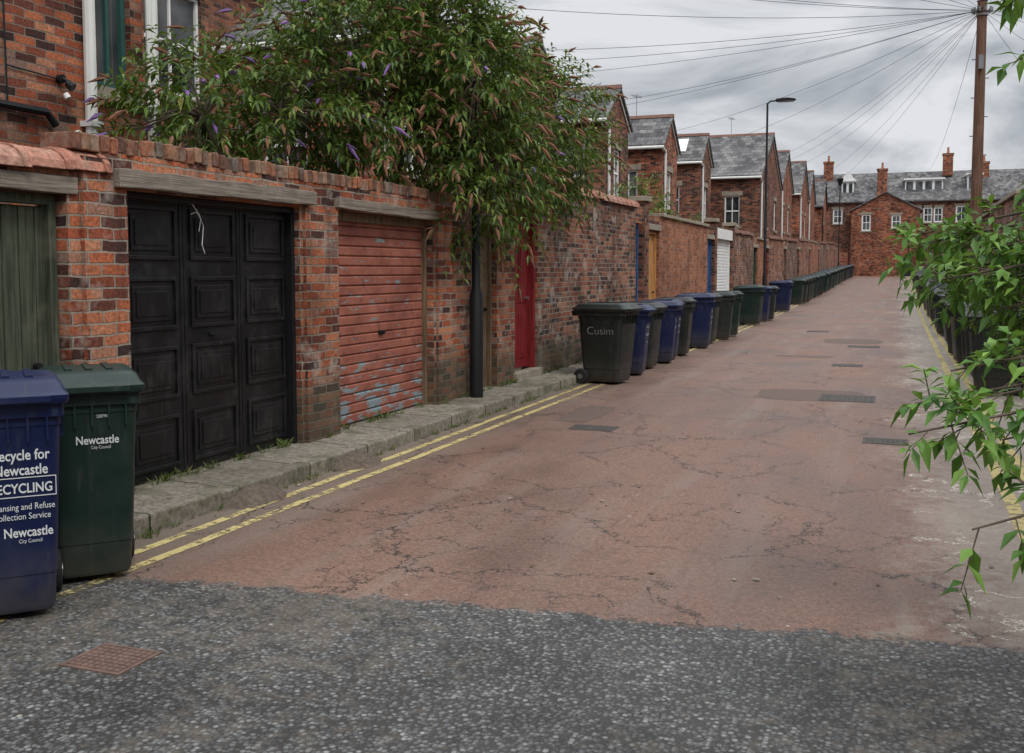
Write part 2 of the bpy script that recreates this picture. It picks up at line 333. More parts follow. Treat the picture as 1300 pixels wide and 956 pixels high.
def cover(name,x,y,w,l,mat,nx=6,ny=5,ch=.003):
    z=gz(y); b=MB(); b.box(x-w/2,x+w/2,y-l/2,y+l/2,z-.03,z+.003)
    for i in range(nx):
        for j in range(ny):
            cx=x-w/2+w*(i+.5)/nx; cy=y-l/2+l*(j+.5)/ny; b.box(cx-w/nx*.4,cx+w/nx*.4,cy-l/ny*.38,cy+l/ny*.38,z+.003,z+.003+ch)
    t=.02
    for q in [(x-w/2-t,x-w/2-.004,y-l/2-t,y+l/2+t),(x+w/2+.004,x+w/2+t,y-l/2-t,y+l/2+t),(x-w/2-.004,x+w/2+.004,y-l/2-t,y-l/2-.004),(x-w/2-.004,x+w/2+.004,y+l/2+.004,y+l/2+t)]:
        b.box(*q,z-.03,z+.005)
    b.build(name,mat)
cover('manhole_cover',-2.99,3.27,.26,.22,IRONR,8,7); cover('drain_grate',-2.84,9.9,.42,.28,IRON)
cover('manhole_cover',-.55,13.3,.62,.62,IRON,10,10); cover('manhole_cover',-.07,10.07,.36,.3,IRON,8,8)
cover('manhole_cover',-.62,22.4,.6,.5,IRON); cover('manhole_cover',-.75,17.9,.45,.4,IRON); cover('manhole_cover',-1.9,27.5,.5,.5,IRON)
TP=simple('reinstated_red_asphalt',(.13,.09,.072),.8,.4,40,bump=.6)
def patch(x,y,w,l,m):
    b=MB(); pts=[]
    for q in range(36):
        a=2*math.pi*q/36; cx=max(-1,min(1,1.2*math.cos(a))); cy=max(-1,min(1,1.2*math.sin(a)))
        yy=y+cy*l/2+R.uniform(-.05,.05); pts.append((x+cx*w/2+R.uniform(-.05,.05),yy,gz(yy)+.002))
    b.add(pts,[tuple(range(36))]); b.build('road_patch',m)
patch(-1.0,13.5,1.3,1.2,TP); patch(-3.2,10.9,.4,1.3,TP); patch(-.9,24,1.2,1.6,TP); patch(-1.6,19.5,1.0,.5,TP)
# ------------------------------------------------------------ left boundary wall
XF=-4.74; XB=-4.99
near=empty('brick_wall')
b=MB()
b.grid('x',XB,XF,-6,5.2,0,2.2,[(2.7,4.92,0,2.06)])
b.grid('x',XB,XF,5.2,12.3,0,2.35,[(5.42,7.51,0,2.12),(8.15,10.18,0,2.14),(11.24,12.07,0,2.16)])
b.grid('x',XB-.003,XF-.002,12.3,19.9,0,2.78,[(12.72,13.66,.0,2.5),(19.4,19.9,0,2.5)])
b.build('wall_body',[BR_NEAR],near)
b=MB(); b.box(XB+.05,XF+.006,13.68,19.38,.01,2.774); b.build('wall_section',BR_DARK,near)
b=MB(); b.box(XB+.01,XF+.035,5.02,5.40,0,2.30); b.box(XB+.01,XF+.03,7.56,8.10,0,2.12); b.box(XB+.01,XF+.03,10.24,10.62,0,2.12); b.build('piers',BR_NEAR,near)
b=MB(); y=4.98; drift=0
while y<12.28:
    w=.066+R.uniform(-.006,.006); drift=.9*drift+R.uniform(-.005,.005)
    if R.random()>.03: b.rbox(((XB+XF)/2+R.uniform(-.01,.012),y+w/2,2.35+.048+drift+R.uniform(-.008,.01)),(.265+R.uniform(-.02,.02),w,.105),Matrix.Rotation(R.uniform(-.04,.04),3,'Z')@Matrix.Rotation(R.uniform(-.06,.06),3,'X'))
    y+=w+.011
b.build('coping_bricks',BR_COPE,near,bevel=.008)
b=MB(); b.box(XB+.02,XF-.015,4.99,12.28,2.35,2.40); b.build('coping_mortar',STONE,near)
def ridge_tiles(y0,y1,z,parent,r=.15,L=.32,mat=TERRA,x=None,jit=1,name='coping_tiles'):
    b=MB(); y=y0; x=(XB+XF)/2 if x is None else x
    while y<y1:
        zz=z+gz(y)+R.uniform(-.014,.014)*jit; nn=8; rr=r*R.uniform(.94,1.06); dx=R.uniform(-.016,.016)*jit
        for (a0,a1,rx) in [(0,L-.006,rr),(L-.055,L-.004,rr*1.09)]:
            poly=[(x+dx+math.cos(math.pi*i/nn)*rx*1.12,zz+math.sin(math.pi*i/nn)*rx*.85) for i in range(nn+1)]
            b.prismy(poly[::-1],y+a0,y+a1)
        y+=L
    return b.build(name,mat,parent,bevel=.004)
ridge_tiles(-5,5.0,2.2,near,.16); ridge_tiles(13.7,19.3,2.78,near,.17)
def timber(b,x,y0,y1,z,th,hh,tilt):
    n=14; vs=[]
    for i in range(n+1):
        y=y0+(y1-y0)*i/n; zz=z+(i/n-.5)*tilt
        a=R.uniform(-.006,.006); c=R.uniform(-.007,.007); d=R.uniform(-.004,.004)
        vs+=[(x-th/2,y,zz-hh/2+a),(x+th/2+d,y,zz-hh/2+a),(x+th/2+d,y,zz+hh/2+c),(x-th/2,y,zz+hh/2+c)]
    fs=[(0,1,2,3),(n*4+3,n*4+2,n*4+1,n*4)]
    for i in range(n):
        for q in range(4): fs.append((i*4+q,i*4+4+q,i*4+4+(q+1)%4,i*4+(q+1)%4))
    b.add(vs,fs)
b=MB(); timber(b,XF+.015,5.28,7.66,2.195,.14,.12,.02); timber(b,XF,8.1,10.24,2.19,.10,.10,-.02); timber(b,XF-.04,2.6,4.99,2.11,.12,.10,.0); b.build('timber_lintels',W_GREY,near,bevel=.006)
b=MB(); b.box(XF-.12,XF+.03,12.55,13.8,2.5,2.66); b.box(XF-.1,XF+.05,12.66,13.72,.0,.22); b.box(XF-.12,XF+.02,11.18,12.12,2.16,2.28); b.build('stone_lintels',STONE,near,bevel=.01)
def plank_door(name,y0,y1,z0,z1,mat,frame=None,npl=8,x=-4.86,gapm=None):
    e=empty(name); b=MB(); w=(y1-y0)/npl
    for i in range(npl): b.box(x-.03+R.uniform(-.004,.004),x+R.uniform(-.004,.004),y0+i*w+.004,y0+(i+1)*w-.004,z0+R.uniform(0,.02),z1-.07)
    b.box(x-.05,x-.034,y0+.01,y1-.01,z0+.05,z1-.08); b.build('planks',mat,e,bevel=.003)
    b=MB(); f=.06
    b.box(x-.03,x+.05,y0+.002,y0+f,z0,z1); b.box(x-.03,x+.05,y1-f,y1-.002,z0,z1); b.box(x-.03,x+.05,y0+f,y1-f,z1-f,z1-.002); b.build('frame',frame or mat,e,bevel=.004)
    b=MB(); b.tube([(x+.01,y1-.16,z0+1.0),(x+.05,y1-.16,z0+1.0)],.02); b.build('handle',BLACKM,e); return e
plank_door('wooden_gate',3.8,4.9,.02,2.05,W_GREEN,npl=9); plank_door('wooden_gate',2.7,3.79,.02,2.05,W_GREEN,npl=9)
plank_door('wooden_gate',11.24,12.07,.1,2.15,W_BROWN,npl=6)
e=empty('garden_door'); x=-4.88
b=MB(); b.box(x-.04,x,12.8,13.58,.24,2.42)
for (a0,a1) in [(12.86,13.15),(13.22,13.52)]:
    for (c0,c1) in [(.38,1.0),(1.14,2.3)]:
        b.box(x,x+.012,a0,a1,c0,c1); b.box(x+.012,x+.02,a0+.05,a1-.05,c0+.05,c1-.05)
b.build('panels',W_RED,e,bevel=.006)
b=MB(); b.box(x-.05,x+.10,12.725,12.80,.225,2.496); b.box(x-.05,x+.10,13.58,13.655,.225,2.496); b.box(x-.05,x+.10,12.8,13.58,2.42,2.494); b.build('frame',W_RED,e,bevel=.004)
b=MB(); b.tube([(x,13.45,1.2),(x+.07,13.45,1.2)],.022); b.build('handle',CHROME,e)
# black panelled garage door
e=empty('garage_door'); x=-4.85
b=MB(); Y0,Y1,Z0,Z1=5.44,7.49,.13,2.1; b.box(x-.04,x,Y0+.03,Y1-.03,Z0,Z1-.03); cols=3; rows=4; cw=(Y1-Y0)/cols; rh=(Z1-Z0)/rows
for i in range(cols):
    for j in range(rows):
        a0=Y0+i*cw+.075; a1=Y0+(i+1)*cw-.075; c0=Z0+j*rh+.06; c1=Z0+(j+1)*rh-.06; t=.028
        for q in [(a0,a1,c0,c0+t),(a0,a1,c1-t,c1),(a0,a0+t,c0+t,c1-t),(a1-t,a1,c0+t,c1-t)]: b.box(x,x+.016,*q)
        b.box(x,x+.010,a0+.065,a1-.065,c0+.065,c1-.065); b.box(x+.01,x+.017,a0+.10,a1-.10,c0+.10,c1-.10)
for i in range(1,cols): b.box(x,x+.006,Y0+i*cw-.035,Y0+i*cw-.004,Z0,Z1-.03); b.box(x,x+.006,Y0+i*cw+.004,Y0+i*cw+.035,Z0,Z1-.03)
b.build('panels',BDOOR,e,bevel=.005)
b=MB(); b.box(x-.06,x+.06,5.422,5.465,.1,2.116); b.box(x-.06,x+.06,7.465,7.508,.1,2.116); b.box(x-.06,x+.06,5.465,7.465,2.075,2.116); b.build('frame',BLACKM,e,bevel=.004)
b=MB(); b.tube([(x+.03,6.2,2.08),(x+.035,6.28,2.0),(x+.03,6.33,1.92),(x+.03,6.31,1.78),(x+.03,6.34,1.72)],.003,6); b.tube([(x+.02,6.2,2.0),(x+.03,6.25,2.02),(x+.03,6.3,1.97),(x+.02,6.29,1.88)],.003,6); b.build('cord',WHITE,e)
b=MB(); b.tube([(x+.0,6.42,1.12),(x+.05,6.42,1.12)],.02); b.box(x+.04,x+.055,6.36,6.48,1.11,1.13); b.build('handle',BLACKM,e)
# red ribbed garage door
e=empty('garage_door'); x=-4.87; b=MB(); z=.13; 
while z<2.04:
    h=.088; b.prismy([(x-.03,z),(x,z),(x+.010,z+.012),(x+.010,z+h-.012),(x,z+h),(x-.03,z+h)],8.20,10.13); z+=h+.006
b.box(x-.04,x-.032,8.19,10.14,.12,2.1); b.build('ribbed_panels',RDOOR,e)
b=MB(); b.box(x-.04,x+.05,8.152,8.20,.1,2.136); b.box(x-.04,x+.05,10.13,10.178,.1,2.136); b.box(x-.04,x+.05,8.20,10.13,2.05,2.136); b.build('frame',W_BROWN,e,bevel=.004)
b=MB(); b.box(x+.010,x+.03,9.12,9.22,.95,.99); b.tube([(x+.01,9.17,.97),(x+.06,9.17,.97)],.014); b.build('handle',BLACKM,e)
# ---------------- continuing wall
segs=[(20.0,20.38,2.95,'p'),(20.38,21.5,2.5,W_ORG),(21.5,27.4,2.72,'o'),(27.4,28.4,2.5,W_BLUE),(28.4,28.75,2.9,'p'),(28.75,31.6,2.5,'G'),(31.6,32.0,2.9,'p'),(32.0,36.7,2.7,'d'),(36.7,37.8,2.4,W_GRN2),(37.8,40.4,2.6,'o'),(40.4,41.3,2.4,W_RED),(41.3,47.0,2.7,'n'),
(47,48,2.4,W_BROWN),(48,53.5,2.7,'d'),(53.5,54.5,2.4,W_GREEN),(54.5,60.5,2.75,'n'),(60.5,61.5,2.4,W_BLUE),(61.5,67.5,2.7,'o'),(67.5,68.5,2.4,W_RED),(68.5,76,2.7,'d'),(76,77,2.4,W_ORG),(77,85,2.75,'n'),(85,86,2.4,W_BROWN),(86,94,2.7,'n')]
plank_door('garden_door',19.4,19.9,.12,2.495,W_BLUE,npl=5)
wallfar=empty('brick_wall'); mb={'o':MB(),'n':MB(),'d':MB(),'p':MB()}; stone=MB()
for (y0,y1,h,t) in segs:
    z=gz((y0+y1)/2); 
    if isinstance(t,str) and t in mb:
        pr=.03 if t=='p' else R.uniform(-.02,.012); mb[t].box(XB,XF+pr,y0,y1,-.1,z+h)
        if t=='p': stone.box(XB-.05,XF+.08,y0-.04,y1+.04,z+h,z+h+.1)
        elif t=='o': stone.box(XB-.03,XF+.05,y0+.05,y1-.05,z+h,z+h+.07)
    elif t=='G':
        g=empty('garage_door'); q=MB(); zz=z+.12
        while zz<z+2.4: q.prismy([(-4.9,zz),(-4.87,zz),(-4.855,zz+.015),(-4.855,zz+.07),(-4.87,zz+.085),(-4.9,zz+.085)],y0+.055,y1-.055); zz+=.09
        q.build('shutter_slats',WHITE,g); q=MB(); q.box(-4.92,-4.8,y0+.003,y0+.05,z,z+2.45); q.box(-4.92,-4.8,y1-.05,y1-.003,z,z+2.45); q.box(-4.95,-4.72,y0+.003,y1-.003,z+2.46,z+2.75); q.build('shutter_box',WHITE,g)
    else:
        plank_door('garden_door',y0,y1,z+.12,z+h-.105,t,npl=6); mb['n'].box(XB+.004,XF-.01,y0,y1,z+h-.1,z+2.66); stone.box(XF-.1,XF+.02,y0-.1,y1+.1,z+h-.09,z+h+.03)
for kx,mm in [('o',BR_ORG),('n',BR_NEAR),('d',BR_DARK),('p',BR_HOUSE2)]: mb[kx].build('wall_'+kx,mm,wallfar)
stone.build('coping_stones',STONE,wallfar,bevel=.01)
for (y0,y1,h,t) in segs:
    if t in ('n','d'): ridge_tiles(y0,y1-.4,h,wallfar,.16,.45,DTERRA)
rw=empty('brick_wall'); b=MB(); s2=MB(); y=-6
while y<94:
    L=5.5; h=2.95+R.uniform(-.1,.1); b.box(2.1,2.35,y,y+L,-.1,gz(y+2)+h); s2.box(2.04,2.40,y,y+L-.01,gz(y+2)+h,gz(y+2)+h+.08); b.box(2.05,2.36,y+.003,y+.4,-.1,gz(y+2)+h-.003); y+=L
b.build('wall_body',BR_DARK,rw); s2.build('coping_stones',STONE,rw,bevel=.01)
# ------------------------------------------------------------ houses
def win(fr,gl,sl,face,pl,sg,u0,u1,z0,z1,bars=1,proud=.0,fw=.06):
    def bx(mb_,o0,o1,a,b_,c,d):
        p=sorted((pl+sg*o0,pl+sg*o1))
        if face=='x': mb_.box(p[0],p[1],a,b_,c,d)
        else: mb_.box(a,b_,p[0],p[1],c,d)
    o0,o1=-.13+proud,-.06+proud
    bx(fr,o0,o1,u0+.002,u0+fw,z0,z1); bx(fr,o0,o1,u1-fw,u1-.002,z0,z1); bx(fr,o0,o1,u0+fw,u1-fw,z0,z0+fw); bx(fr,o0,o1,u0+fw,u1-fw,z1-fw,z1-.002)
    zm=(z0+z1)/2; bx(fr,o0,o1-.01,u0+fw,u1-fw,zm-.03,zm+.03)
    for i in range(bars):
        um=u0+(u1-u0)*(i+1)/(bars+1); bx(fr,o0,o1-.015,um-.02,um+.02,z0+fw,zm-.03); bx(fr,o0,o1-.015,um-.02,um+.02,zm+.03,z1-fw)
    bx(gl,o0+.005,o0+.02,u0+fw-.01,u1-fw+.01,z0+fw-.01,z1-fw+.01)
    bx(sl,-.1,.07,u0-.08,u1+.08,z0-.12,z0-.002); bx(sl,-.1,.012,u0-.12,u1+.12,z1+.002,z1+.2)
def chimney(e,x,y,z0,z1,w=.6,l=.9,n=3,mat=None):
    b=MB(); b.box(x-w/2,x+w/2,y-l/2,y+l/2,z0,z1-.2); b.box(x-w/2-.06,x+w/2+.06,y-l/2-.06,y+l/2+.06,z1-.2,z1); b.build('chimney_stack',mat or BR_HOUSE,e)
    p=MB()
    for i in range(n):
        yy=y-l/2+l*(i+.5)/n; p.tube([(x,yy,z1),(x,yy,z1+.12),(x,yy,z1+.5),(x,yy,z1+.55)],[.13,.11,.09,.12],10)
    p.build('chimney_pots',POT,e)
def block(xf,xb,y0,y1,eave,ridge,wf=[],ws=[],base=0,bm=None,name='brick_house',pipe=True,frame=None,sky=False,chim=False,roofm=None):
    e=empty(name); b=MB(); bm=bm or BR_HOUSE
    b.grid('x',xf-.25,xf,y0,y1,base-.3,eave,wf); b.grid('y',y0,y0+.25,xb,xf-.25,base-.3,eave,ws); b.box(xb,xf-.25,y1-.25,y1,base-.3,eave); b.box(xb,xb+.25,y0+.25,y1-.25,base-.3,eave)
    ym=(y0+y1)/2; b.prismx([(y0,eave),(y1,eave),(ym,ridge)],xf-.25,xf)
    b.build('walls',bm,e)
    r=MB(); s=(ridge-eave)/(ym-y0); ov=.18; t=.09
    r.prismx([(y0-ov,eave-ov*s+.02),(ym,ridge+.02),(ym,ridge+.02+t),(y0-ov,eave-ov*s+.02+t)],xb,xf+.12)
    r.prismx([(ym+.001,ridge+.02),(y1+ov,eave-ov*s+.02),(y1+ov,eave-ov*s+.02+t),(ym+.001,ridge+.02+t)],xb,xf+.12)
    r.build('roof',roofm or SLATE,e)
    q=MB(); q.prismx([(ym-.12,ridge+.05),(ym+.12,ridge+.05),(ym+.05,ridge+.17),(ym-.05,ridge+.17)],xb,xf+.13); q.build('ridge_tiles',DTERRA,e)
    fr=MB();gl=MB();sl=MB()
    for (a,c,z0,z1) in wf: win(fr,gl,sl,'x',xf,1,a,c,z0,z1)
    for (a,c,z0,z1) in ws: win(fr,gl,sl,'y',y0,-1,a,c,z0,z1)
    if wf or ws: fr.build('window_frames',frame or WHITE,e); gl.build('window_glass',GLASS,e); sl.build('sills_and_lintels',STONE,e)
    g=MB(); g.tube([(xb,y0-ov-.03,eave-ov*s),(xf+.1,y0-ov-.03,eave-ov*s)],.06,8)
    for sgn,ya in ((1,y0-ov),(-1,y1+ov)):
        g.prismx([(ya,eave-ov*s-.08),(ym,ridge-.08),(ym,ridge+.015),(ya,eave-ov*s+.015)],xf+.02,xf+.05)
    if pipe:
        g.tube([(xf+.06,y0+.25,eave-.2),(xf+.06,y0+.25,base)],.045,8); g.tube([(xf+.08,y0-ov,eave-ov*s-.05),(xf+.07,y0+.24,eave-.28)],.04,8)
    g.build('gutters_and_pipes',WHITEP if R.random()<.7 else BLACKM,e)
    if sky:
        k_=MB(); y_=ym-(ym-y0)*.5; z_=ridge-(ridge-eave)*.5; k_.rbox((xf-1.1,y_-.04,z_+.13),(.8,.95,.07),Matrix.Rotation(math.atan(s),3,'X')); k_.build('skylight_frame',WHITE,e)
    if chim: chimney(e,xb+.9,ym,ridge-.3,ridge+1.3)
    return e
GREENF=simple('dark_green_frame',(.03,.09,.08),.5,.2)
nh=block(-7,-11,2,8.3,6.6,8.2,wf=[(7.68,8.14,3.3,5.5)],bm=BR_HOUSE,frame=GREENF,pipe=False)
b=MB(); b.tube([(-6.93,7.52,2.3),(-6.93,7.52,6.6)],.055,10); b.tube([(-6.93,8.36,2.3),(-6.93,8.36,4.6),(-7.3,8.6,5.1),(-7.9,9.3,5.35)],.06,10); b.tube([(-6.9,8.28,3.1),(-6.9,8.28,6.5)],.03,8)
for z in (2.9,4.2,5.5): b.box(-7,-6.86,7.45,7.59,z,z+.05)
b.tube([(-6.93,7.52,2.75),(-6.91,7.38,2.74),(-6.9,7.3,2.82)],.04,8)
b.build('white_downpipes',WHITEP,nh)
b=MB(); b.tube([(-6.94,2.2,2.98),(-6.94,7.0,2.96),(-6.94,7.1,2.86)],.035,8); b.tube([(-6.98,6.6,4.6),(-6.98,6.62,3.0)],.008,6); b.tube([(-6.98,6.62,3.3),(-6.98,7.16,3.28)],.008,6); b.build('waste_pipe',BLACKM,nh)
b=MB(); b.tube([(-6.99,7.2,3.28),(-6.94,7.2,3.28)],.04,10,1); b.tube([(-6.94,7.2,3.28),(-6.89,7.22,3.25)],.015,8,1); b.tube([(-6.91,7.21,3.24),(-6.86,7.23,3.20)],[.03,.042],10,1); b.tube([(-6.92,7.2,3.15),(-6.90,7.21,3.11)],[.025,.03],10,0); b.build('security_light',[WHITE,BLACKM],nh)
mt=empty('terraced_house_row'); b=MB(); wops=[(9.6,10.9,4.3,6.0),(13.1,14.5,4.4,6.1)]
for yy in (19.2,26,33.6,41.5): wops.append((yy,yy+1.1,4.3,5.9))
b.grid('x',-11.25,-11.003,-8,94,-.3,6.7,wops); b.box(-19,-18.75,-8,94,-.3,6.7); b.box(-18.75,-11.25,93.75,94,-.3,6.7); b.prismy([(-19,6.7),(-11,6.7),(-15,9.0)],93.75,94); b.build('walls',BR_HOUSE2,mt)
fr=MB();gl=MB();sl=MB()
for (a,c,z0,z1) in wops: win(fr,gl,sl,'x',-11,1,a,c,z0,z1)
fr.build('window_frames',WHITE,mt);gl.build('window_glass',GLASS,mt);sl.build('sills_and_lintels',STONE,mt)
b=MB(); b.prismy([(-10.8,6.6),(-15,9.02),(-15,9.12),(-10.8,6.7)],-8,94.1); b.prismy([(-15.002,9.02),(-19.2,6.6),(-19.2,6.7),(-15.002,9.12)],-8,94.1); b.build('roof',SLATE,mt)
for yy in range(4,94,15): chimney(mt,-15,yy,8.6,10.2 if yy>60 else 9.6,w=.7,l=1.6,n=4)
block(-8,-10.98,15,18.2,5.45,6.6,ws=[(-10.2,-9.3,3.0,4.4)],wf=[(16,17,3.3,4.8)])
block(-8,-10.98,21.5,24.3,5.9,6.85,ws=[(-9.6,-8.9,3.6,4.8)],wf=[(22.4,23.3,3.7,5.1)],bm=BR_HOUSE)
block(-8,-10.98,28.9,31.6,6.0,6.95,ws=[(-9.3,-8.6,4.3,5.3)],wf=[(29.9,30.7,3.8,5.2)],bm=BR_HOUSE2)
block(-8,-10.98,36.6,39.2,6.1,7.15,ws=[(-9.6,-8.9,4.0,5.2)],wf=[(37.5,38.3,3.8,5.2)])
block(-8,-10.98,44.2,46.8,6.3,7.4,ws=[(-9.6,-8.9,4.0,5.2)],wf=[(45.1,45.9,3.8,5.2)],bm=BR_HOUSE2,sky=True)
block(-6,-10.98,48.2,57,5.9,8.2,ws=[(-7.6,-6.9,3.6,5.0),(-9.6,-8.9,3.6,5.0)],wf=[(50,51,3.6,5.1),(54,55,3.6,5.1)],bm=BR_HOUSE2)
block(-6.3,-10.98,60,66.5,6.4,8.5,wf=[(61,62,3.8,5.3),(64,65,3.8,5.3)],ws=[(-7.5,-6.8,4,5.3)],base=.3)
block(-6.1,-10.98,69.5,76,6.6,8.8,wf=[(71,72,3.8,5.3),(73.5,74.5,3.8,5.3)],ws=[(-7.5,-6.8,4,5.3)],base=.5,chim=True)
block(-6.3,-10.98,79,85,6.8,9.0,wf=[(80,81,3.8,5.3)],ws=[(-7.5,-6.8,4,5.3)],base=.8)
block(-5.9,-10.98,87.5,93,6.8,9.0,wf=[(89,90,3.8,5.3)],ws=[(-7.3,-6.6,4,5.3)],base=.9,chim=True)
rt=empty('terraced_house_row'); b=MB(); b.box(9,15,12,94,-.3,5.4); b.prismy([(9,5.4),(15,5.4),(12,7.2)],12,94); b.build('walls',BR_HOUSE2,rt)
b=MB(); b.prismy([(15.2,5.35),(12,7.22),(12,7.32),(15.2,5.45)],11.9,94.1); b.prismy([(11.998,7.22),(8.8,5.35),(8.8,5.45),(11.998,7.32)],11.9,94.1); b.build('roof',SLATE,rt)
for yy in range(16,94,14): chimney(rt,12,yy,6.9,8.5,n=3)
# ------------------------------------------------------------ end-of-lane houses
eh=empty('terraced_house_row'); Yb=104; ops=[(1.0,2.0,6.0,7.4),(2.1,2.9,6.0,7.4),(3.0,3.8,6.0,7.4),(4.9,5.9,6.0,7.5),(8,9,6.0,7.5),(11,12,6,7.5),(-6,-5.1,6,7.4),(2.5,3.5,2.2,3.8),(5.5,6.5,2.2,3.8),(8,9,2.2,3.8)]
b=MB(); b.grid('y',Yb,Yb+.3,-24,30,0,8.1,ops); b.box(-24,-23.7,Yb+.3,Yb+9,0,8.1); b.box(29.7,30,Yb+.3,Yb+9,0,8.1); b.build('walls',BR_HOUSE2,eh)
b=MB(); b.prismx([(Yb-.3,7.95),(Yb+4.5,11.0),(Yb+4.5,11.12),(Yb-.3,8.07)],-24.2,30.2); b.prismx([(Yb+4.502,11.0),(Yb+9.3,7.95),(Yb+9.3,8.07),(Yb+4.502,11.12)],-24.2,30.2); b.build('roof',SLATE,eh)
fr=MB();gl=MB();sl=MB()
for (a,c,z0,z1) in ops: win(fr,gl,sl,'y',Yb,-1,a,c,z0,z1,fw=.12)
def dormer(x0,x1,z0,z1,yf,nb=3,pitched=False):
    fr.box(x0,x1,yf+.05,yf+3,z0,z1); fr.box(x0-.15,x1+.15,yf-.15,yf+3.4,z1,z1+.15)
    w=(x1-x0)/nb
    for i in range(nb): gl.box(x0+i*w+.12,x0+(i+1)*w-.12,yf+.0,yf+.04,z0+.3,z1-.15)
    if pitched: fr.prismy([(x0-.15,z1+.151),(x1+.15,z1+.151),((x0+x1)/2,z1+1.0)],yf-.1,yf+2.5)
dormer(.45,3.8,8.9,10.1,Yb+1.4,4); dormer(5.9,7.1,8.8,10.4,Yb+1.2,2); dormer(-5.3,-4.2,8.7,10.1,Yb+1.2,2,True); dormer(12,14,8.8,10.2,Yb+1.2,2)
fr.build('window_frames',WHITE,eh);gl.build('window_glass',GLASS,eh);sl.build('sills_and_lintels',STONE,eh)
for (x_,zt,zz) in [(-6.7,12.3,10),(-1.6,11.2,8.6),(4.25,12.7,10.6),(7.4,11.8,10),(15,12.4,10.6),(-13,12.4,10.6)]: chimney(eh,x_,Yb+3.6 if zz>9 else Yb+.9,zz,zt,w=.9,l=.7,n=2)
gb=empty('brick_house'); ops2=[(-3.2,-2.4,5.1,6.6),(-.65,.15,5.3,6.5),(.25,1.15,.9,2.75)]
b=MB(); b.grid('y',99.0,99.3,-4.1,1.75,.5,6.9,ops2); b.box(-4.1,-3.8,99.3,Yb,.5,6.9); b.box(1.45,1.75,99.3,Yb,.5,6.9); b.prismy([(-4.1,6.9),(1.75,6.9),(-1.17,8.5)],99.0,99.3); b.build('walls',BR_HOUSE,gb)
b=MB(); b.prismy([(-4.3,6.85),(-1.17,8.52),(-1.17,8.62),(-4.3,6.95)],98.85,Yb); b.prismy([(-1.168,8.52),(1.95,6.85),(1.95,6.95),(-1.168,8.62)],98.85,Yb); b.build('roof',SLATE,gb)
fr=MB();gl=MB();sl=MB()
for (a,c,z0,z1) in ops2[:2]: win(fr,gl,sl,'y',99.0,-1,a,c,z0,z1,fw=.12)
gl.box(.25,1.15,99.15,99.2,.9,2.75); fr.build('window_frames',WHITE,gb);gl.build('window_glass',GLASS,gb);sl.build('sills_and_lintels',STONE,gb)
b=MB(); b.box(-24,-4.3,98,98.25,.5,3.2); b.box(1.9,30,98,98.25,.5,3.2); b.build('yard_wall',BR_HOUSE,gb)
# ------------------------------------------------------------ wheelie bins
def rr(w,d,r,z,n=4,oy=0):
    pts=[]
    for cx,cy,a0 in ((w/2-r,d/2-r,0),(-w/2+r,d/2-r,90),(-w/2+r,-d/2+r,180),(w/2-r,-d/2+r,270)):
        for i in range(n+1):
            a=math.radians(a0+90*i/n); pts.append((cx+r*math.cos(a),cy+r*math.sin(a)+oy,z))
    return pts
def loft(mb_,rings,m=0):
    n=len(rings[0]); vs=[p for r in rings for p in r]; fs=[]
    for i in range(len(rings)-1):
        for k_ in range(n): fs.append((i*n+k_,i*n+(k_+1)%n,(i+1)*n+(k_+1)%n,(i+1)*n+k_))
    fs.append(tuple(range(n))[::-1]); fs.append(tuple((len(rings)-1)*n+k_ for k_ in range(n))); mb_.add(vs,fs,m)
def bodymesh():
    b=MB(); loft(b,[rr(.42,.46,.05,.035),rr(.45,.50,.06,.06),rr(.463,.52,.06,.20),rr(.475,.53,.06,.205),rr(.54,.63,.06,.86),rr(.55,.64,.05,.865),rr(.55,.64,.05,.90),rr(.585,.69,.04,.905),rr(.585,.69,.04,.965)])
    for x_ in (-.2,-.1,0,.1,.2): b.box(x_-.006,x_+.006,-.343,-.31,.80,.905)
    for y_ in (-.2,-.05,.1,.22):
        b.box(-.291,-.26,y_-.006,y_+.006,.80,.905); b.box(.26,.291,y_-.006,y_+.006,.80,.905)
    b.box(-.15,.15,.2,.285,.04,.16)
    b.tube([(-.25,.40,.95),(.25,.40,.95)],.017,8)
    for x_ in (-.24,-.08,.08,.24): b.box(x_-.012,x_+.012,.33,.405,.90,.965)
    return b.mesh('bin_body',[P_GREEN],True)
def lidmesh():
    b=MB(); loft(b,[rr(.62,.74,.04,.962,oy=-.005),rr(.635,.755,.04,.98,oy=-.01),rr(.635,.755,.04,1.0,oy=-.01),rr(.59,.70,.05,1.018,oy=-.005),rr(.56,.66,.06,1.05),rr(.50,.58,.08,1.066),rr(.3,.36,.08,1.070)])
    b.box(-.22,.22,-.415,-.36,.975,1.0); b.box(-.18,.18,.33,.39,.985,1.03); b.tube([(-.27,.375,.99),(.27,.375,.99)],.018,8)
    for x_ in (-.12,0,.12): b.box(x_-.02,x_+.02,-.22,.22,1.066,1.078)
    return b.mesh('bin_lid',[P_GREEN],True)
def wheelmesh():
    b=MB()
    for sx in (-1,1):
        b.tube([(sx*.225,.265,.1),(sx*.235,.265,.1),(sx*.275,.265,.1),(sx*.285,.265,.1)],[.085,.1,.1,.085],18); b.tube([(sx*.284,.265,.1),(sx*.292,.265,.1)],.035,12,1)
    b.tube([(-.23,.265,.1),(.23,.265,.1)],.012,8,1); return b.mesh('bin_wheels',[RUBBER,CHROME],False)
BM0,LM0,WM=bodymesh(),lidmesh(),wheelmesh(); BMS={};LMS={}
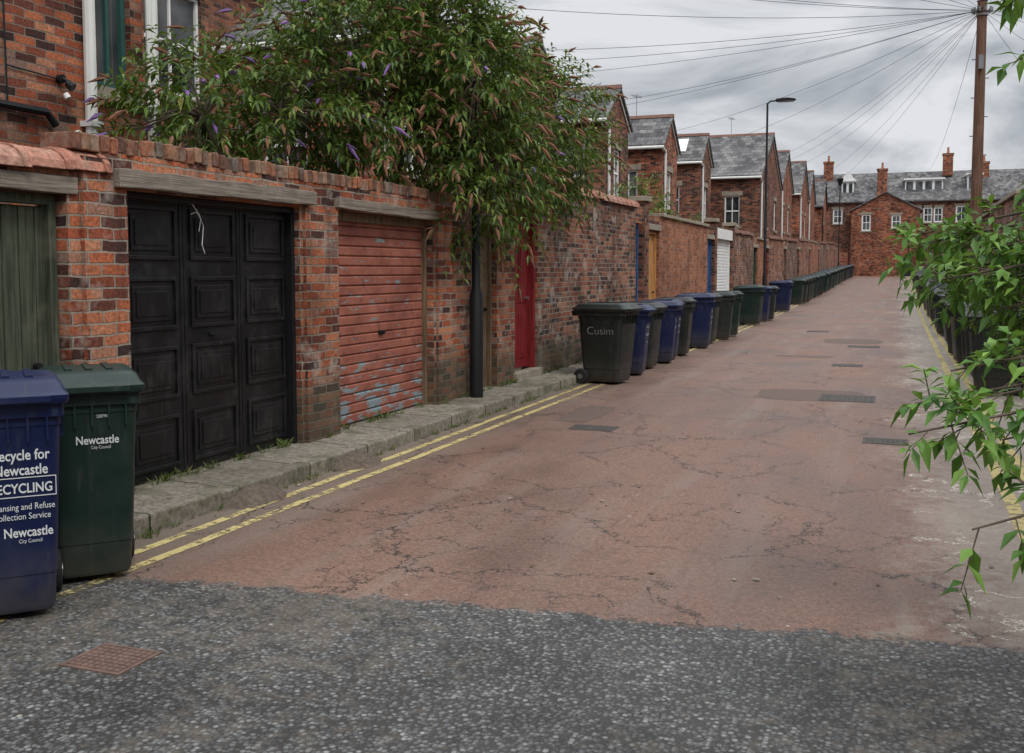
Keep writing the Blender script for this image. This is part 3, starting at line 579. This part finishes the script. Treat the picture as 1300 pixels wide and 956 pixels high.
for k_,m in (('b',P_BLUE),('g',P_GREEN),('k',P_GREY)):
    a=BM0.copy(); a.materials[0]=m; c=LM0.copy(); c.materials[0]=m
    for q in (a,c):
        try: q.set_sharp_from_angle(angle=math.radians(35))
        except Exception: pass
    BMS[k_]=a; LMS[k_]=c
def text(e,body,size,loc,rot,name='printed_lettering',mat=PRINT,bold=0):
    c=bpy.data.curves.new(name,'FONT'); c.body=body; c.size=size; c.align_x='CENTER'; c.offset=bold; c.materials.append(mat); c.resolution_u=3
    o=bpy.data.objects.new(name,c); COL.objects.link(o); o.parent=e; o.location=loc; o.rotation_euler=rot; return o
def wbin(x,y,rz,kind,s=1.0,sc3=None,lidrot=0):
    e=empty('wheelie_bin',(x,y,gz(y)),rz); e.scale=sc3 or (s,s,s)
    for nm,me in (('body',BMS[kind]),('lid',LMS[kind]),('wheels',WM)):
        o=bpy.data.objects.new(nm,me); COL.objects.link(o); o.parent=e
        if nm=='lid' and lidrot: o.rotation_euler=(lidrot,0,0); o.location=(0,0,math.sin(-lidrot)*.375)
    return e
def fronty(z): return -(.265+.05*(z-.2)/.66)-.004
tl=math.radians(94.5)
g=wbin(-3.95,4.20,math.radians(47),'g',sc3=(.80,.80,1.02))
text(g,'Newcastle',.060,(.03,fronty(.74),.71),(tl,0,0),bold=.001); text(g,'City Council',.023,(.05,fronty(.71),.685),(tl,0,0)); text(g,'238790',.022,(.06,fronty(.82)-.002,.84),(tl,0,0))
g=wbin(-3.87,3.60,math.radians(48),'b',sc3=(.80,.80,1.04))
for i,(t_,s_) in enumerate([('Recycle for',.065),('Newcastle',.065)]): text(g,t_,s_,(.06,fronty(.72),.72-.065*i),(tl,0,0),bold=.001)
text(g,'RECYCLING',.06,(.06,fronty(.58),.575),(tl,0,0),bold=.001)
for i,t_ in enumerate(['Cleansing and Refuse','Collection Service']): text(g,t_,.04,(.06,fronty(.5),.50-.042*i),(tl,0,0))
text(g,'Newcastle',.06,(.09,fronty(.36),.38),(tl,0,0),bold=.001); text(g,'City Council',.024,(.1,fronty(.35),.352),(tl,0,0))
b=MB()
def bar(u0,u1,z0,z1): b.add([(u0,fronty(z0)-.001,z0),(u1,fronty(z0)-.001,z0),(u1,fronty(z1)-.001,z1),(u0,fronty(z1)-.001,z1)],[(0,1,2,3)])
bar(-.17,.24,.64,.644);bar(-.17,.24,.556,.56);bar(-.17,-.166,.56,.64);bar(.236,.24,.56,.64); b.build('printed_box',PRINT,g)
LB=[(13.97,'k',1.06),(15.2,'b',1),(16.25,'k',1),(17.3,'b',1),(18.05,'b',.98),(18.95,'k',1),(20.9,'b',1.03),(22.3,'k',1),(23.7,'k',1),(24.9,'g',1),(29.9,'g',1.05),(31.6,'b',1),(32.5,'k',1),(38.2,'b',1.04),(44,'g',1),(45,'k',1),(46.1,'k',1),(47.5,'g',1),(49,'k',1)]
for i,(y_,k_,s_) in enumerate(LB):
    e=wbin(-3.86+R.uniform(-.09,.05),y_,math.radians(90+R.uniform(-9,9)),k_,s=s_,lidrot=R.choice([0,0,-.03,-.05]))
    if i==0: text(e,'Cusim',.15,(-.266-.018,-.02,.66),(math.radians(94),0,math.radians(-90)),mat=CHALK,bold=-.004); 
    elif k_=='b' and i<8:
        text(e,'Newcastle',.05,(.0,fronty(.72),.72),(tl,0,0)); text(e,'RECYCLING',.05,(0,fronty(.6),.6),(tl,0,0)); text(e,'Refuse Collection',.03,(0,fronty(.5),.5),(tl,0,0))
y_=50.4
while y_<92: wbin(-3.85+R.uniform(-.08,.08),y_,math.radians(90+R.uniform(-9,9)),R.choice('kkgb')); y_+=R.uniform(.9,1.7)
y_=14.6
while y_<80:
    if not 24.6<y_<25.8: wbin(1.26+R.uniform(-.08,.06),y_,math.radians(-90+R.uniform(-12,12)),R.choice('kkgk'),lidrot=R.choice([0,0,-.04]))
    y_+=R.uniform(.72,1.0) if y_<40 else R.uniform(.9,2.2)
# ------------------------------------------------------------ street lamps, pole, wires
def lamp(x,y,H,style=0):
    e=empty('street_lamp'); z=gz(y); b=MB(); b.tube([(x,y,z),(x,y,z+1.3),(x,y,z+1.38),(x,y,z+H)],[.08,.08,.052,.036],14)
    if style==0:
        b.tube([(x,y,z+H-.02),(x+.1,y,z+H+.06),(x+.35,y,z+H+.08)],.03,10); b.build('column',BLACKM,e,smooth=True)
        h=MB(); h.prismy([(x+.3,z+H+.03),(x+.95,z+H+.05),(x+.98,z+H+.10),(x+.7,z+H+.15),(x+.3,z+H+.13)],y-.13,y+.13); h.build('lantern_housing',BLACKM,e,bevel=.015)
        h=MB(); h.box(x+.4,x+.9,y-.1,y+.1,z+H+.015,z+H+.045); h.build('lens',CHROME,e)
    else:
        b.build('column',BLACKM,e,smooth=True); h=MB(); h.tube([(x,y,z+H),(x,y,z+H+.1),(x,y,z+H+.45),(x,y,z+H+.5),(x,y,z+H+.7)],[.06,.14,.24,.28,.05],8); h.build('lantern_housing',BLACKM,e)
lamp(-4.6,11.05,6.8); lamp(-4.5,37.9,7.45); lamp(-4.3,83,7.2,1)
pe=empty('telegraph_pole'); px_,py_,ph=1.60,25.2,7.5; b=MB(); b.tube([(px_,py_,0),(px_,py_,3),(px_,py_,ph)],[.14,.12,.10],14); b.tube([(px_,py_,ph),(px_,py_,ph+.06)],[.12,.02],14); b.build('pole',W_POLE,pe,smooth=True)
b=MB()
for i in range(10):
    a=i*.63; b.tube([(px_,py_,ph-.25),(px_+.2*math.cos(a),py_+.2*math.sin(a),ph-.22)],.012,6); b.tube([(px_+.2*math.cos(a),py_+.2*math.sin(a),ph-.25),(px_+.2*math.cos(a),py_+.2*math.sin(a),ph-.15)],.025,8)
b.tube([(px_,py_,ph-.32),(px_,py_,ph-.28)],.13,14); b.box(px_-.05,px_+.05,py_-.2,py_-.13,ph-1.5,ph-1.2); b.build('wire_bracket',CHROME,pe)
b=MB()
for i in range(8): b.tube([(px_-.18 if i%2 else px_+.18,py_,3.3+i*.42),(px_,py_,3.3+i*.42)],.012,6)
b.build('climbing_steps',CHROME,pe)
wires=[(-8,8,6.9),(-8,12,6.3),(-8,14.2,6.6),(-8,16.5,6.3),(-8,19.5,6.0),(-8,22.8,6.4),(-11,26,6.7),(-8,30,6.6),(-11,33,6.7),(-8,37.5,6.6),(-8,45,6.9),(-6,50,6.7),(-6,54,6.9),(-6.3,62,7.4),(-6.1,72,7.5),(-6.3,82,7.6),(9,20,5.6),(9,28,5.6),(9,38,5.6),(9,50,5.6),(1.9,-12,8.4),(-4,-12,9.2),(-9,-6,9.5),(-12,2,9.0),(1.6,75,8.2)]
cu=bpy.data.curves.new('overhead_wires','CURVE'); cu.dimensions='3D'; cu.bevel_depth=.005; cu.bevel_resolution=0
for (wx,wy,wz) in wires:
    sp=cu.splines.new('POLY'); N=18; sp.points.add(N); a=Vector((px_,py_,ph-.2)); c=Vector((wx,wy,wz)); sag=(c-a).length*.018
    for i in range(N+1):
        t=i/N; p=a.lerp(c,t); p.z-=sag*4*t*(1-t); sp.points[i].co=(*p,1)
o=bpy.data.objects.new('overhead_wires',cu); COL.objects.link(o); cu.materials.append(WIREM)
def aerial(x,y,z):
    e=empty('tv_aerial'); b=MB(); b.tube([(x,y,z),(x,y,z+1.0)],.013,6); b.tube([(x-.1,y-.4,z+.95),(x+.1,y+.4,z+.95)],.008,6)
    for i in range(6): b.tube([(x-.15,y-.36+i*.14,z+.95),(x+.15,y-.36+i*.14,z+.95)],.005,4)
    b.build('mast_and_elements',CHROME,e)
aerial(-9.3,38,7.1); aerial(-8,52.6,8.2)
# ------------------------------------------------------------ foliage
def leafy(shoots,ll,lw,pairs,droop,rnd,V,F,start=.15,tips=None,fold=.25):
    for p,d,L in shoots:
        p=Vector(p); d=Vector(d).normalized(); ph=rnd.random()*6.28
        a=d.cross(Vector((.2,.1,1))).normalized() if abs(d.z)<.95 else Vector((1,0,0)); bb=d.cross(a)
        for i in range(pairs):
            t=start+(1-start)*(i+.5)/pairs
            q=p+d*(t*L)+Vector((0,0,-droop*t*t*L)); tan=(d+Vector((0,0,-2*droop*t))).normalized()
            for k_ in (0,1):
                an=ph+i*1.57+k_*3.14159+rnd.uniform(-.3,.3); o=a*math.cos(an)+bb*math.sin(an)
                ld=(o*.9+tan*rnd.uniform(.35,.9)+Vector((0,0,rnd.uniform(-.55,.1)))).normalized()
                l=ll*rnd.uniform(.6,1.15)*(1-.35*t); w=lw*rnd.uniform(.8,1.2)*(1-.25*t)
                sd=ld.cross(Vector((rnd.uniform(-.4,.4),rnd.uniform(-.4,.4),1))).normalized(); up=sd.cross(ld)
                o_=len(V); m=q+ld*l*.45
                V+= [tuple(q),tuple(m+sd*w*.5+up*w*fold),tuple(m),tuple(m-sd*w*.5+up*w*fold),tuple(q+ld*l-Vector((0,0,l*.18)))]
                F+= [(o_,o_+2,o_+1),(o_,o_+3,o_+2),(o_+1,o_+2,o_+4),(o_+2,o_+3,o_+4)]
        if tips is not None: tips.append((p+d*L+Vector((0,0,-droop*L)),(d+Vector((0,0,-2*droop))).normalized()))
def rdir(rnd):
    while True:
        v=Vector((rnd.uniform(-1,1),rnd.uniform(-1,1),rnd.uniform(-1,1)))
        if .1<v.length<1: return v.normalized()
def leafmesh(name,V,F,mat,parent):
    me=bpy.data.meshes.new(name); me.from_pydata(V,[],F); me.materials.append(mat); me.update()
    o=bpy.data.objects.new(name,me); COL.objects.link(o); o.parent=parent; return o
def bush(name,lobes,base,mat,rnd,ll,lw,pairs,L0,L1,droop,flowers=0,purple=.1,trunk_r=.07):
    e=empty(name); V=[];F=[];tips=[]; br=MB()
    for (c,r,n) in lobes:
        c=Vector(c); sh=[]
        mid=Vector(base).lerp(c,.5)+Vector((rnd.uniform(-.15,.15),rnd.uniform(-.15,.15),.15))
        br.tube([base,mid,c],[trunk_r,trunk_r*.6,trunk_r*.35],8)
        bumps=[(rdir(rnd),rnd.uniform(-.34,.45)) for _ in range(12)]
        for _ in range(n):
            d=rdir(rnd); rad=rnd.uniform(.35,.95)**.7
            k_=1+sum(a*max(0,d.dot(bd)-.6)*2 for bd,a in bumps)
            p=c+Vector((d.x*r[0],d.y*r[1],d.z*r[2]))*rad*k_*.85
            dd=(d+Vector((rnd.uniform(-.4,.4),rnd.uniform(-.4,.4),rnd.uniform(.1,.7)))).normalized()
            sh.append((p,dd,rnd.uniform(L0,L1)))
        for p,dd,L in sh[::6]: br.tube([c,c.lerp(p,.5)+Vector((0,0,.06)),p,p+dd*L*.8-Vector((0,0,droop*L*.5))],[trunk_r*.3,.012,.008,.004],5,cap=False)
        leafy(sh,ll,lw,pairs,droop,rnd,V,F,tips=tips)
    br.build('trunk_and_limbs',BARK,e); leafmesh('leaves',V,F,mat,e)
    if flowers:
        fb=MB(); rnd.shuffle(tips)
        for p,d in tips[:flowers]:
            l=rnd.uniform(.09,.19); pp=purple*(4 if p.y<9.4 else .25)
            mi=1 if rnd.random()<pp else 0
            fb.tube([p,p+d*l*.35,p+d*l+Vector((0,0,-.02))],[.010,.020,.004],5,mi)
            if rnd.random()<.5:
                for sd in (-1,1):
                    q=Vector((rnd.uniform(-.6,.6),rnd.uniform(-.6,.6),rnd.uniform(-.1,.5))); fb.tube([p-d*.03,p-d*.03+(d+q).normalized()*l*.6],[.012,.004],5,mi)
        fb.build('flower_spikes',[RUST,PURP],e)
    return e
Rb=random.Random(11)
bush('buddleia_bush',[((-6.0,7.9,3.0),(.55,.8,.5),120),((-5.85,9.0,3.15),(.75,1.0,.7),190),((-5.6,10.2,3.7),(.95,1.7,1.2),480),((-5.1,11.0,4.4),(.8,1.3,.85),290),((-4.75,12.9,3.5),(.75,1.6,.95),400),((-4.5,11.2,2.7),(.45,1.2,.6),240),((-4.85,14.2,3.1),(.5,.9,.6),160),((-4.45,10.7,3.7),(.45,.9,1.0),200)],(-6.2,10.3,0),LEAF,Rb,.18,.046,7,.35,.65,.35,flowers=1200,purple=.07)
bush('shrub',[((-5.4,22.5,3.0),(.5,1.3,.5),90)],(-5.6,22.5,0),LEAF,Rb,.16,.05,6,.3,.6,.3,flowers=30)
bush('shrub',[((-5.6,31,2.7),(.4,1.0,.4),40)],(-5.6,31,0),LEAF,Rb,.16,.05,6,.3,.6,.3)
def elder():
    e=empty('elder_tree'); V=[];F=[]; br=MB(); rnd=random.Random(5)
    base=Vector((1.9,3.9,0)); br.tube([base,(1.85,3.9,.9),(1.7,4.0,1.8),(1.75,4.05,2.8)],[.07,.06,.05,.03],8)
    def spray(p,d,L,ll=.10,lw=.036):
        br.tube([p,p+d*L-Vector((0,0,.25*L))],[.0025,.0015],4,cap=False)
        leafy([(p,d,L)],ll,lw,3,.25,rnd,V,F,start=.25,fold=.12)
        q=p+d*L-Vector((0,0,.25*L)); leafy([(q-d*.02,d,.03)],ll,lw,1,.2,rnd,V,F)
    targets=[((.02,4.95,1.70),24),((.06,5.3,1.76),20),((.12,4.5,1.55),16),((.25,4.9,1.60),20),((.35,4.6,1.68),20),((.38,4.4,1.45),12),((.04,3.05,1.14),18),((.20,2.9,.92),12),((.16,3.40,1.29),18),((.24,3.3,1.22),18),((.30,3.3,1.10),12),((.27,3.6,2.45),12),((.34,3.5,2.26),9),((.50,4.6,1.98),8),((.06,3.35,1.19),12)]
    for tp,n in targets:
        tp=Vector(tp); st=Vector((1.72,3.95,max(.8,min(2.6,tp.z+.15)))); mid=st.lerp(tp,.55)+Vector((0,0,.08))
        br.tube([st,mid,tp],[.014,.008,.003],6,cap=False)
        for i in range(n):
            t=rnd.uniform(.45,1.0); p=mid.lerp(tp,(t-.5)*2) if t>.5 else st.lerp(mid,t*2)
            d=((tp-st).normalized()*rnd.uniform(.1,.9)+rdir(rnd)*.8+Vector((0,0,.05))).normalized(); spray(p,d,rnd.uniform(.08,.15))
    for (c,r,n) in [((.42,5.0,1.60),(.32,.5,.13),90),((.60,4.8,1.45),(.25,.5,.28),60)]:
        for _ in range(n):
            d=rdir(rnd); k_=rnd.uniform(.2,1); p=Vector(c)+Vector((d.x*r[0],d.y*r[1],d.z*r[2]))*k_
            if rnd.random()<.35: br.tube([Vector((1.4,4.1,1.6)),p+Vector((.3,-.1,.03)),p],[.006,.004,.002],4,cap=False)
            spray(p,(d+Vector((-.4,.1,.1))).normalized(),rnd.uniform(.10,.18))
    br.build('trunk_and_branches',BARK,e); leafmesh('leaves',V,F,LEAF2,e)
elder()
def weeds():
    V=[];F=[]; rnd=random.Random(3)
    def tuft(x,y,z,n,h):
        for _ in range(n):
            a=rnd.random()*6.28; r=rnd.uniform(0,.04); bx_,by_=x+math.cos(a)*r,y+math.sin(a)*r; hh=h*rnd.uniform(.4,1.1); l=rnd.uniform(.2,.9)*hh; w=.004
            o=len(V); V.extend([(bx_-w*math.sin(a),by_+w*math.cos(a),z),(bx_+w*math.sin(a),by_-w*math.cos(a),z),(bx_+math.cos(a)*l*.4,by_+math.sin(a)*l*.4,z+hh*.7),(bx_+math.cos(a)*l,by_+math.sin(a)*l,z+hh)])
            F.extend([(o,o+1,o+2),(o+0,o+2,o+3)])
    for _ in range(330):
        y=4.8+rnd.random()**1.3*30
        if rnd.random()<.55: tuft(-4.18+rnd.uniform(-.01,.03),y,gz(y),rnd.randint(4,14),rnd.uniform(.02,.06))
        else: tuft(-4.70+rnd.uniform(-.03,.02) if not(5.4<y<7.5 or 8.1<y<10.2) else -4.79,y,gz(y)+.11,rnd.randint(5,18),rnd.uniform(.03,.09))
    for _ in range(60):
        y=5+rnd.random()*9; tuft(-4.85+rnd.uniform(-.1,.1),y,2.42 if y<12.3 else 2.85,8,rnd.uniform(.03,.09))
    for _ in range(120):
        y=6+rnd.random()*20; tuft(1.52,y,gz(y),8,rnd.uniform(.02,.08))
    leafmesh('grass_weeds',V,F,GRASS,None)
weeds()
b=MB(); rl=random.Random(9)
for _ in range(190):
    y=5+rl.random()**1.5*22; x=rl.choice([-4.15+abs(rl.gauss(0,.18)),-4.5+rl.gauss(0,.12),rl.uniform(-3.7,1.4)]); z=.125 if x<-4.2 else .006
    a=rl.random()*6.28; s_=rl.uniform(.008,.028); b.add([(x+math.cos(a)*s_,y+math.sin(a)*s_,z+gz(y)),(x-math.sin(a)*s_*.6,y+math.cos(a)*s_*.6,z+gz(y)+.006),(x-math.cos(a)*s_,y-math.sin(a)*s_,z+gz(y)),(x+math.sin(a)*s_*.6,y-math.cos(a)*s_*.6,z+gz(y)+.004)],[(0,1,2,3)])
b.build('leaf_litter',randmat('litter',[(0,(.10,.06,.03)),(.5,(.22,.17,.11)),(1,(.45,.42,.36))],.9,0))
# ------------------------------------------------------------ world, sun, camera
w=bpy.data.worlds.new('World'); sc.world=w; w.use_nodes=True; nt=w.node_tree; bg=nt.nodes['Background']
sk=nt.nodes.new('ShaderNodeTexSky'); sk.sky_type='NISHITA'; sk.sun_disc=False; sk.sun_elevation=math.radians(49); sk.sun_rotation=math.radians(132)
tc=nt.nodes.new('ShaderNodeTexCoord'); mp=nt.nodes.new('ShaderNodeMapping'); mp.inputs['Scale'].default_value=(1,1,3.2); mp.inputs['Location'].default_value=(.4,.2,.1); nt.links.new(tc.outputs['Generated'],mp.inputs[0])
no=nt.nodes.new('ShaderNodeTexNoise'); no.inputs['Scale'].default_value=4.2; no.inputs['Detail'].default_value=6; no.inputs['Roughness'].default_value=.55; no.inputs['Distortion'].default_value=.5; nt.links.new(mp.outputs[0],no.inputs[0])
ra=nt.nodes.new('ShaderNodeValToRGB'); nt.links.new(no.outputs[0],ra.inputs[0]); ra.color_ramp.elements[0].position=.40; ra.color_ramp.elements[0].color=(.36,.39,.43,1); ra.color_ramp.elements[1].position=.60; ra.color_ramp.elements[1].color=(.78,.79,.81,1)
sx=nt.nodes.new('ShaderNodeSeparateXYZ'); nt.links.new(tc.outputs['Generated'],sx.inputs[0])
mr=nt.nodes.new('ShaderNodeMapRange'); nt.links.new(sx.outputs[2],mr.inputs[0]); mr.inputs[1].default_value=.25; mr.inputs[2].default_value=.9; mr.inputs[3].default_value=10.0; mr.inputs[4].default_value=38
mu=nt.nodes.new('ShaderNodeVectorMath'); mu.operation='SCALE'; nt.links.new(ra.outputs[0],mu.inputs[0]); nt.links.new(mr.outputs[0],mu.inputs['Scale'])
mx=nt.nodes.new('ShaderNodeMixRGB'); mx.inputs[0].default_value=.94; nt.links.new(sk.outputs[0],mx.inputs[1]); nt.links.new(mu.outputs[0],mx.inputs[2]); nt.links.new(mx.outputs[0],bg.inputs[0]); bg.inputs[1].default_value=.1
sl_=bpy.data.lights.new('sun','SUN'); sl_.energy=1.5; sl_.angle=math.radians(14); sl_.color=(1,.96,.9); so=bpy.data.objects.new('sun',sl_); COL.objects.link(so)
dv=Vector((.62,-.55,.95)); so.rotation_euler=dv.to_track_quat('Z','Y').to_euler(); so.location=(10,-10,20)
cam=bpy.data.cameras.new('camera'); co=bpy.data.objects.new('camera',cam); COL.objects.link(co); cam.lens=36; cam.sensor_width=36; cam.shift_y=-.0346; cam.clip_end=2500; cam.clip_start=.05
co.location=(0,0,1.6); co.rotation_euler=(math.radians(86.0),0,math.radians(20.6)); sc.camera=co
sc.view_settings.view_transform='Standard'; sc.view_settings.look='None'; sc.view_settings.exposure=0
